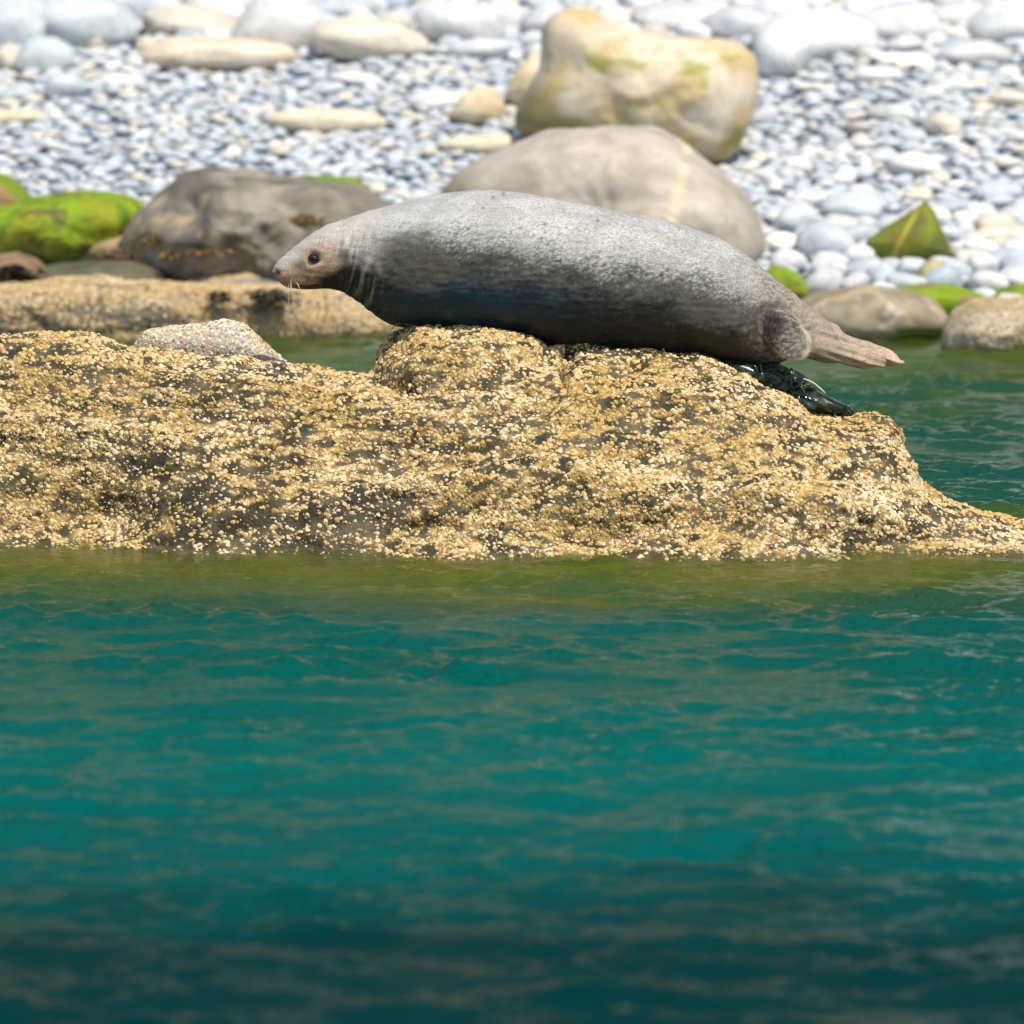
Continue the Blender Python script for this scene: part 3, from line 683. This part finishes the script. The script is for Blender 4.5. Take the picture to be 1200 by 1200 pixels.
def loft(xs_px, top, bot, wid, n=56, yoff=0.0, flat=0.0, sq=2.0):
    V = []
    for x in xs_px:
        X0, zt = at(x, float(top(x)), YS + yoff); _, zb = at(x, float(bot(x)), YS + yoff)
        c, h, wd = (zt + zb) / 2, (zt - zb) / 2, float(wid(x))
        a = np.linspace(0, 2 * np.pi, n, endpoint=False); ca, sa = np.cos(a), np.sin(a)
        yy = wd * np.sign(ca) * np.abs(ca) ** (2 / sq); zz = h * np.sign(sa) * np.abs(sa) ** (2 / sq)
        yy = yy * (1 + .10 * np.clip(-sa, 0, 1) * flat)
        V.append(np.stack([np.full(n, X0), YS + yoff + yy, c + zz], 1))
    k = len(V); V = np.concatenate(V); F = []
    for i in range(k - 1):
        for j in range(n):
            l = (j + 1) % n; F.append([i * n + j, i * n + l, (i + 1) * n + l, (i + 1) * n + j])
    F.append(list(range(n))[::-1]); F.append([(k - 1) * n + j for j in range(n)])
    return V, F
parts = [loft(np.concatenate([np.linspace(318, 345, 24), np.linspace(346, 984, 200)]), s_top, s_bot, s_wid, flat=1.0, sq=2.2)]
# hind flippers stretched out behind: the far one longer, the near one lying along it
parts.append(loft(np.linspace(905, 1059, 60), curve([(905, 335), (940, 353), (970, 375), (1000, 395), (1030, 407), (1050, 416), (1059, 423)]), curve([(905, 405), (940, 410), (970, 414), (1000, 419), (1030, 425), (1050, 429), (1058, 426)]),
                  curve([(905, .08), (960, .06), (1000, .05), (1040, .045), (1054, .035), (1059, .008)]), yoff=.05))
parts.append(loft(np.linspace(915, 1040, 56), curve([(915, 372), (945, 384), (970, 396), (1000, 407), (1025, 415), (1039, 423)]), curve([(915, 415), (945, 420), (970, 425), (1000, 429), (1025, 432), (1034, 432), (1040, 427)]),
                  curve([(915, .06), (960, .045), (1000, .04), (1030, .037), (1040, .008)]), yoff=-.05))
# rounded paddle folded against the near side
Vp, Fp = swell([(886, 372), (898, 362), (915, 362), (930, 370), (943, 385), (950, 402), (949, 416), (940, 424), (926, 423), (911, 415), (899, 401), (888, 386)], YS - .185, .028, nth=64, nph=20, e=.35, noise=0)
Vp[:, 1] += .09 * ss(918, 886, to_px(Vp)[0]) - .02 * ss(400, 424, to_px(Vp)[1])
parts.append((Vp, Fp))
AV, AF, off = [], [], 0
for v_, f_ in parts:
    AV.append(v_); AF += [[i + off for i in f] for f in f_]; off += len(v_)
tmp = bpy.data.objects.new('seal_work', mesh_from('seal_work', np.concatenate(AV), AF)); COL.objects.link(tmp)
bm = bmesh.new(); bm.from_mesh(tmp.data); bmesh.ops.recalc_face_normals(bm, faces=bm.faces); bm.to_mesh(tmp.data); bm.free()
rmod = tmp.modifiers.new('r', 'REMESH'); rmod.mode = 'VOXEL'; rmod.voxel_size = .0055
smod = tmp.modifiers.new('s', 'SMOOTH'); smod.factor = .5; smod.iterations = 5
dg = bpy.context.evaluated_depsgraph_get()
seal_me = bpy.data.meshes.new_from_object(tmp.evaluated_get(dg)); bpy.data.objects.remove(tmp)
V = verts(seal_me); N = normals(seal_me)
def seal_uv(V):
    W = V.copy(); W[:, 1] = YS
    return to_px(W)
u, v = seal_uv(V); tt = (v - s_top(np.clip(u, 319, 984))) / np.maximum(s_bot(np.clip(u, 319, 984)) - s_top(np.clip(u, 319, 984)), 4)
# neck folds, eye sockets, nostrils, mouth line
wob = 9 * perlin(V * 9) + 3 * perlin(V * 26)
fq = np.stack([(u + .20 * (v - 300) + .35 * wob) / 8.5, v / 46 + .02 * u, np.sign(V[:, 1] - YS) * 3], -1)
fold = np.clip(2.0 * perlin(fq) + .5 * perlin(fq * 2.1 + 5), -1, 1)
amt = ss(392, 404, u) * ss(462, 436, u) * ss(.12, .4, tt) * ss(1.08, .75, tt)
disp = .0075 * amt * fold
disp += .004 * fbm(V * 14, 3) * ss(400, 470, u) * ss(.1, .5, tt) + .0022 * perlin(V * np.array([18, 30, 70]))
d_eye = np.hypot((u - 369) / 9.5, (v - 301) / 7.5)
disp += -.009 * np.exp(-d_eye ** 2) + .002 * np.exp(-((d_eye - 1.35) / .4) ** 2)
d_brow = np.hypot((u - 374) / 9, (v - 287) / 5); disp += .004 * np.exp(-d_brow ** 2)
d_nos = np.hypot((u - 325.5) / 3.4, (v - 319) / 4.2); disp += -.008 * np.exp(-d_nos ** 2) * (np.abs(V[:, 1] - YS) > .008)
mouth_v = np.interp(u, [322, 332, 342, 352, 362, 374], [327, 331.5, 333.5, 334.5, 335, 333])
d_m = np.abs(v - mouth_v) * ss(318, 324, u) * 1.0 + 99 * ((u > 376) | (u < 322))
disp += -.004 * np.exp(-(d_m / 1.6) ** 2)
disp += .006 * np.exp(-np.hypot((u - 340) / 11, (v - 324) / 9) ** 2)        # whisker pad
# flipper digits
fl = ss(950, 985, u)
disp += .0042 * fl * np.sin((v - np.interp(u, [950, 1057], [390, 424])) / 4.6 * 2 * np.pi * .5)
V = V + N * disp[:, None]
# belly settles on the rock, does not sink into it
rz = rock_z(V[:, 0], V[:, 1])
seal_me.vertices.foreach_set('co', V.astype(np.float32).ravel()); seal_me.update()
N = normals(seal_me)
sp1 = fbm(V * np.array([55, 90, 90]), 3); sp2 = fbm(V * np.array([9, 12, 14]) + 5, 4); sp3 = perlin(V * np.array([110, 170, 190]) + 3)
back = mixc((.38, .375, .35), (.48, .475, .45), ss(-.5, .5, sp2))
mid = np.array((.052, .049, .038)); dark = mixc((.013, .0145, .013), (.006, .028, .046), ss(1.3, .3, np.hypot((u - 545) / 140, (v - 350) / 36) + .3 * sp2))  # blue sky sheen on the wet belly is painted into the fur colour
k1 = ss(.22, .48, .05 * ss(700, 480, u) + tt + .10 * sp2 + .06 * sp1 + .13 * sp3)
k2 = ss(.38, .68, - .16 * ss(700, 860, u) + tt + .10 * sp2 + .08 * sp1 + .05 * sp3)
c = mixc(back, mid, k1 * .92); c = mixc(c, dark, k2 * .95)  # dark wet flank fur, with the belly's shade painted in as well
c = mixc(c, (.17, .17, .15), .55 * ss(-.1, .5, .35 * sp1 + .9 * sp3 + .3 * ss(560, 860, u) - .1) * ss(480, 560, u) * (1 - k1))
# dark shoulder patch
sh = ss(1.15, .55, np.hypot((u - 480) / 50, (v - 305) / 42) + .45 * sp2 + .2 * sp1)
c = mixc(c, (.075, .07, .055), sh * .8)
# pale neck and head with tan face
hd = ss(470, 405, u)
c = mixc(c, mixc((.52, .48, .43), (.44, .40, .35), ss(-.3, .3, sp2)), hd * ss(.62, .40, tt + .1 * sp2))
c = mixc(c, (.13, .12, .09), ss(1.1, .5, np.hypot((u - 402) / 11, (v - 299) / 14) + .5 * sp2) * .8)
tan = np.maximum(ss(1.15, .55, np.hypot((u - 374) / 29, (v - 299) / 23) + .25 * sp2), ss(1.1, .6, np.hypot((u - 345) / 30, (v - 325) / 15) + .25 * sp2))
c = mixc(c, mixc((.34, .215, .125), (.47, .335, .22), ss(-.3, .3, sp1 + .5 * sp2)), tan * (.74 + .2 * ss(-.3, .3, sp2)))
c = mixc(c, (.20, .16, .12), ss(1.2, .3, np.hypot((u - 352) / 11, (v - 312) / 11) + .5 * sp2 + .3 * sp1) * .65)
c = mixc(c, (.22, .13, .07), ss(.05, .45, sp2 + .5 * sp1) * ss(395, 375, u) * ss(.25, .45, tt) * .5)
c = mixc(c, (.46, .42, .37), ss(.26, .10, tt + .1 * sp2) * ss(326, 336, u) * ss(400, 380, u) * .8)
c = mixc(c, dark, ss(372, 384, u) * ss(470, 440, u) * ss(.70, .82, tt + .08 * sp2))  # shade under the throat and chest painted into the fur
stre = ss(.3, .8, fold + .4 * sp1) * amt
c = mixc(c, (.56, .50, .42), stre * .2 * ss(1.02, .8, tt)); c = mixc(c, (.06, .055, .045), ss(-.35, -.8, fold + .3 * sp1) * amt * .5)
c = mixc(c, (.62, .52, .42), np.exp(-((d_eye - 1.02) / .16) ** 2) * .6 * ss(298, 304, v))
c = mixc(c, (.012, .010, .010), np.clip(np.exp(-(d_eye / .8) ** 4), 0, 1))
c = mixc(c, (.015, .012, .012), np.exp(-(d_nos / .75) ** 2) * .95)
c = mixc(c, (.018, .013, .012), np.exp(-(d_m / 2.0) ** 2) * ss(336, 350, u) * .95 + .5 * np.exp(-(d_m / 1.6) ** 2) * ss(350, 336, u))
# whisker follicle dots
dots = ss(.42, .6, perlin(np.stack([u / 2.6, v / 2.6, u * 0 + 4], -1))) * ss(1.1, .7, np.hypot((u - 341) / 14, (v - 327) / 8))
c = mixc(c, (.05, .04, .03), dots * .7)
# hind end: brown speckle, tan-pink flippers
hb = ss(860, 920, u + 12 * sp2)
c = mixc(c, mixc((.30, .26, .20), (.13, .105, .08), ss(-.2, .35, sp1 + .4 * sp2)), hb * .85)
pad = ss(884, 892, u) * ss(954, 948, u) * ss(YS - .10, YS - .12, V[:, 1]) * ss(358, 364, v)
c = mixc(c, mixc((.26, .24, .20), (.085, .07, .055), ss(-.25, .25, sp1 + .4 * sp3)), pad * .95)
edge = pad * ss(.66, .88, np.hypot((u - 918) / 34, (v - 393) / 33)) * ss(905, 925, u + (v - 393))
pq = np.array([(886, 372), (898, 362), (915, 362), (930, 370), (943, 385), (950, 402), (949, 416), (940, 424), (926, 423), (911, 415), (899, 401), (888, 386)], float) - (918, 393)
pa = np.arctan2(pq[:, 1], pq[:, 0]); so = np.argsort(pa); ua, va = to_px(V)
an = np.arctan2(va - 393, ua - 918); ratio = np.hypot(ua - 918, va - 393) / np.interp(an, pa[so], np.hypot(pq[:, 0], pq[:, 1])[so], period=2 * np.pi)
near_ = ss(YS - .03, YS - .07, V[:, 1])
c = mixc(c, (.045, .04, .037), ss(1.32, 1.06, ratio + .25 * sp2) * ss(.93, 1.0, ratio) * near_ * ss(930, 905, ua) * .7)  # crease shade round the paddle painted as darker fur
c = mixc(c, (.66, .55, .44), ss(.80, .93, ratio) * ss(1.06, 1.0, ratio) * near_ * ss(905, 950, ua + .6 * (va - 393) + 10 * sp2) * .65)  # rim light along the paddle painted as a pale edge
c = mixc(c, (.07, .055, .05), .6 * ss(1.2, .4, np.hypot((u - 900) / 16, (v - 374) / 20) + .8 * sp2 + .3 * sp1))  # dark fur patch at the fold, crease shade painted into it
c = mixc(c, mixc((.33, .25, .18), (.47, .36, .265), ss(-.4, .4, sp1 + .4 * sp2)), ss(925, 1015, u - .25 * (v - 400) + 22 * sp2 + 8 * sp1) * .92)
c = mixc(c, (.62, .42, .36), ss(1036, 1048, u) * .7)
for sx, sy, sr in ((638, 258, 2.2), (610, 262, 1.8), (566, 240, 1.6), (663, 262, 1.5), (700, 255, 1.7), (578, 229, 1.8), (590, 226, 1.6)):
    c = mixc(c, (.10, .09, .08), np.exp(-(np.hypot(u - sx, v - sy) / sr) ** 2) * .85)
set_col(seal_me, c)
wet = np.clip(k2 * ss(900, 860, u) * ss(385, 430, u), 0, 1)
a_ = seal_me.attributes.new('wet', 'FLOAT', 'POINT'); a_.data.foreach_set('value', wet.astype(np.float32))
seal_me.polygons.foreach_set('use_smooth', np.ones(len(seal_me.polygons), bool))
M_fur, t, b = mat('seal_fur', .55, .2)
vc = node(t, 'ShaderNodeVertexColor', layer_name='Col'); geo = node(t, 'ShaderNodeNewGeometry')
mp = node(t, 'ShaderNodeMapping'); mp.inputs['Scale'].default_value = (150, 260, 300); t.links.new(geo.outputs['Position'], mp.inputs['Vector'])
n1 = node(t, 'ShaderNodeTexNoise', Scale=1.0, Detail=3.0, Roughness=.6); t.links.new(mp.outputs[0], n1.inputs['Vector'])
mr = node(t, 'ShaderNodeMapRange'); mr.inputs['From Min'].default_value = .35; mr.inputs['From Max'].default_value = .65; mr.inputs['To Min'].default_value = .72; mr.inputs['To Max'].default_value = 1.2
t.links.new(n1.outputs[0], mr.inputs['Value'])
vm = node(t, 'ShaderNodeVectorMath', operation='MULTIPLY'); t.links.new(vc.outputs[0], vm.inputs[0]); t.links.new(mr.outputs[0], vm.inputs[1]); t.links.new(vm.outputs[0], b.inputs['Base Color'])
bp = node(t, 'ShaderNodeBump', Strength=.55, Distance=.003); t.links.new(n1.outputs[0], bp.inputs['Height']); t.links.new(bp.outputs[0], b.inputs['Normal'])
aw = node(t, 'ShaderNodeAttribute', attribute_name='wet'); mr2 = node(t, 'ShaderNodeMapRange'); mr2.inputs['To Min'].default_value = .6; mr2.inputs['To Max'].default_value = .30
t.links.new(aw.outputs['Fac'], mr2.inputs['Value']); t.links.new(mr2.outputs[0], b.inputs['Roughness'])
base = np.array([float(V[:, 0].mean()), YS, float(V[:, 2].min())])
seal = tag(bpy.data.objects.new('grey_seal', None), 'grey seal stretched out on its belly on the golden barnacled rock', 'seal'); COL.objects.link(seal); seal.location = base
V0 = V - base; seal_me.vertices.foreach_set('co', V0.astype(np.float32).ravel()); seal_me.update()
seal_me.materials.clear()
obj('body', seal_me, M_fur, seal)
BV = BVHTree.FromPolygons(V.tolist(), [list(p.vertices) for p in seal_me.polygons])
M_eye, t, b = mat('eye', .06, .6); b.inputs['Base Color'].default_value = (.008, .006, .007, 1)
M_whisk, t, b = mat('whisker', .4, .4); b.inputs['Base Color'].default_value = (.62, .55, .42, 1)
Vi2, Fi2 = icos(3)
ex, ez = at(369, 301, YS)
for side in (-1, 1):
    h = BV.ray_cast(Vector((ex, YS + side, ez)), Vector((0, -side, 0)))[0]
    eo = obj('eye', mesh_from('eye', Vi2 * np.array([.0200, .0120, .0135]), Fi2), M_eye, seal, Vector((ex, h.y + side * .001, ez)) - Vector(base))
    eo.rotation_euler = (0, math.radians(22), 0)
rwk = np.random.RandomState(4)
def tube(pts, r0, r1, n=5):
    pts = np.array(pts); k = len(pts); V = []; F = []
    for i, p in enumerate(pts):
        d = pts[min(i + 1, k - 1)] - pts[max(i - 1, 0)]; d /= np.linalg.norm(d)
        a = np.cross(d, [.3, .8, .5]); a /= np.linalg.norm(a); b_ = np.cross(d, a); r = r0 + (r1 - r0) * i / (k - 1)
        V += [p + r * (a * math.cos(q) + b_ * math.sin(q)) for q in np.linspace(0, 2 * np.pi, n, endpoint=False)]
    for i in range(k - 1):
        for j in range(n): F.append([i * n + j, i * n + (j + 1) % n, (i + 1) * n + (j + 1) % n, (i + 1) * n + j])
    F.append(list(range(n))[::-1]); F.append([(k - 1) * n + j for j in range(n)])
    return np.array(V), F
for side, cnt in ((-1, 10), (1, 5)):
    for i in range(cnt):
        wx, wz = at(332 + rwk.uniform(0, 17), 325 + rwk.uniform(0, 8), YS)
        h = BV.ray_cast(Vector((wx, YS + side, wz)), Vector((0, -side, 0)))[0]
        if h is None: continue
        L = rwk.uniform(.045, .10); dx = rwk.uniform(-.1, .45); out_ = rwk.uniform(.12, .35)
        p0 = np.array(h); p0[1] -= side * .003
        pts = [p0 + L * s * np.array([dx, side * out_ * (1 - .4 * s), -.35 - .65 * s]) for s in np.linspace(0, 1, 7)]
        V_, F_ = tube(pts, .0008, .0004)
        obj('whisker', mesh_from('whisker', V_ - base, F_), M_whisk, seal)
for i in range(2):                                    # brow whiskers
    wx, wz = at(375 + 3 * i, 284, YS); h = BV.ray_cast(Vector((wx, YS - 1, wz)), Vector((0, 1, 0)))[0]
    p0 = np.array(h); pts = [p0 + .04 * s * np.array([.1 + .2 * i, -.5, .8]) for s in np.linspace(0, 1, 5)]
    V_, F_ = tube(pts, .0010, .0005); obj('whisker', mesh_from('whisker', V_ - base, F_), M_whisk, seal)

# ------------------------------------------------------------------ seaweed
def weed_mat(name, c1, c2, rough):
    m, t, b = mat(name, rough, .5)
    g = node(t, 'ShaderNodeNewGeometry'); n = node(t, 'ShaderNodeTexNoise', Scale=45.0, Detail=4.0); t.links.new(g.outputs['Position'], n.inputs['Vector'])
    r = node(t, 'ShaderNodeValToRGB'); r.color_ramp.elements[0].position = .35; r.color_ramp.elements[1].position = .68
    r.color_ramp.elements[0].color = (*c1, 1); r.color_ramp.elements[1].color = (*c2, 1); t.links.new(n.outputs[0], r.inputs[0]); t.links.new(r.outputs[0], b.inputs['Base Color'])
    return m
M_weed_b = weed_mat('wet_black_weed', (.006, .009, .008), (.02, .05, .025), .18)
M_weed_y = weed_mat('golden_weed', (.05, .035, .004), (.30, .20, .01), .4)
M_weed_d = weed_mat('brown_weed', (.015, .012, .006), (.09, .06, .01), .35)
M_weed_o = weed_mat('orange_weed', (.05, .03, .01), (.42, .25, .07), .5)
M_weed_g = weed_mat('green_weed', (.01, .05, .008), (.03, .14, .02), .4)
def tuft(name, centers, L, W, label, m, seed, up=.7, cnt=26):
    rr = np.random.RandomState(seed); VV, FF, off = [], [], 0
    for i in range(cnt):
        c = centers[rr.randint(len(centers))] + rr.normal(0, W, 3) * np.array([1, .6, .25])
        a = rr.uniform(0, 6.28); d = np.array([math.cos(a), math.sin(a) * .8, 0]); l = L * rr.uniform(.5, 1.2); sd = np.cross(d, [0, 0, 1]); tw = rr.normal(0, .6)
        wd = L * rr.uniform(.06, .14); n = 7; vs = []
        for s in np.linspace(0, 1, n):
            p = c + d * l * s + np.array([0, 0, 1]) * l * up * (s - 1.25 * s * s) + sd * l * .18 * math.sin(4 * s + tw * 3)
            w_ = wd * (0.35 + math.sin(math.pi * min(s * 1.1 + .05, 1)) * .9); q = sd * math.cos(tw) + np.array([0, 0, 1]) * math.sin(tw)
            vs += [p - q * w_, p + q * w_ , p + np.cross(q, d) * w_ * .35]
        VV.append(np.array(vs))
        for k in range(n - 1):
            for e0, e1 in ((0, 2), (2, 1), (1, 0)): FF.append([off + 3 * k + e0, off + 3 * k + e1, off + 3 * k + 3 + e1, off + 3 * k + 3 + e0])
        off += 3 * n
    V = np.concatenate(VV); b0 = np.array([V[:, 0].mean(), V[:, 1].mean(), V[:, 2].min()])
    return tag(obj(name, mesh_from(name, V - b0, FF), m, None, b0), label, 'seaweed')
def on_rock(px, py):
    x, y, z = ray(px, py); h = BV_ROCK.ray_cast(Vector(CAM), Vector((float(x), float(y), float(z))))[0]
    return np.array(h)
# dark wet weed hanging on the rock's shoulder under the tail
spine = [(872, 424, .72), (890, 428, .75), (905, 434, .78), (920, 442, .79), (935, 452, .79), (950, 462, .79), (968, 471, .79), (985, 479, .79), (1000, 485, .79)]
Vw, Fw = swell([(838, 416), (890, 424), (915, 426), (930, 434), (940, 447), (958, 458), (982, 470), (1008, 484), (1000, 490), (960, 484), (925, 470), (895, 452), (845, 430)], .80, .07, nth=160, nph=60, noise=.035, nscale=16., e=.6, center=(925, 453), smooth=1, seed=5)
base_w = np.array([Vw[:, 0].mean(), Vw[:, 1].mean(), Vw[:, 2].min()])
wr = tag(bpy.data.objects.new('seaweed_mat', None), 'wet blackish-green seaweed mat draped over the rock under the seal\'s tail', 'seaweed'); COL.objects.link(wr); wr.location = base_w
obj('mat_body', mesh_from('mat_body', Vw - base_w, Fw), M_weed_b, wr)
rr = np.random.RandomState(8)
for i in range(34):
    a = spine[rr.randint(len(spine))]; x, z = at(a[0] + rr.uniform(-9, 9), a[1] + rr.uniform(-3, 9), .77); p0 = np.array([x, .775 + rr.uniform(-.03, .04), z])
    d = np.array([rr.uniform(.2, 1), rr.uniform(-.6, .1), rr.uniform(-.7, -.1)]); l = rr.uniform(.03, .08)
    pts = [p0 + d * l * s + np.array([0, -.012 * math.sin(3 * s), .014 * math.sin(5 * s + i)]) for s in np.linspace(0, 1, 6)]
    V_, F_ = tube(pts, .005, .002); obj('frond', mesh_from('frond', V_ - base_w, F_), M_weed_b, wr)
pts = [np.array([*at(px, py, .80)]) for px, py in ((941, 444), (948, 446), (955, 450), (962, 456), (967, 461))]
V_, F_ = tube([np.array([p[0], .80, p[1]]) for p in pts], .003, .0035); fo = obj('frond', mesh_from('frond', V_ - base_w, F_), M_whisk, wr); fo['label'] = 'pale curled frond edge of the seaweed mat'
tuft('seaweed_tuft', [on_rock(480, 392) + np.array([0, .06, .03])], .05, .016, 'small golden seaweed tuft beneath the seal\'s chest', M_weed_y, 1)
tuft('seaweed_tuft', [on_rock(756, 416) + np.array([0, .02, .005])], .04, .018, 'golden-brown seaweed sprig under the seal\'s belly', M_weed_y, 2)
tuft('seaweed_tuft', [on_rock(1014, 610)], .045, .014, 'dark brown seaweed tuft in a hollow low on the golden rock', M_weed_d, 3)
tuft('seaweed_tuft', [on_rock(994, 633)], .022, .008, 'tiny bright green weed tuft near the golden rock\'s waterline', M_weed_g, 4)
def at_Y(px, py, Y): x, z = at(px, py, Y); return np.array([x, Y, z])
tuft('seaweed_tuft', [at_Y(258, 352, 7.92), at_Y(254, 346, 7.95)], .07, .02, 'olive-brown seaweed clump on the tan ledge below the dark boulder', M_weed_d, 5, cnt=40)
tuft('seaweed_tuft', [at_Y(305, 350, 7.92), at_Y(322, 354, 7.92), at_Y(318, 346, 7.95)], .09, .03, 'broad dark seaweed patch on the tan ledge below the seal\'s nose', M_weed_d, 6, cnt=70)
tuft('seaweed_tuft', [at_Y(10, 318, 8.5), at_Y(20, 326, 8.5), at_Y(-10, 322, 8.5), at_Y(30, 334, 8.5)], .12, .05, 'dark brown seaweed heap hanging over the brown stone by the green rock', M_weed_d, 7, cnt=110)

for k, (px, py, r_, cnt_) in enumerate(((182, 282, .028, 60), (205, 300, .04, 40), (245, 296, .035, 36), (362, 258, .05, 50), (160, 300, .05, 46))):
    x, y, z = ray(px, py); h = BV_DARK.ray_cast(Vector(CAM), Vector((float(x), float(y), float(z))))[0]
    if h is not None:
        tuft('seaweed_tuft', [np.array(h) + np.array([0, -.01, 0])], .06, r_, ['orange-brown weed clump low on the outer flank of the dark boulder', 'orange-brown weed sprig beside the clump on the dark boulder', 'golden weed clump midway along the dark boulder', 'golden weed clump on the dark boulder just above the seal\'s head', 'dark-rooted weed clump at the dark boulder\'s foot by the green rock'][k], M_weed_o, 40 + k, cnt=cnt_)
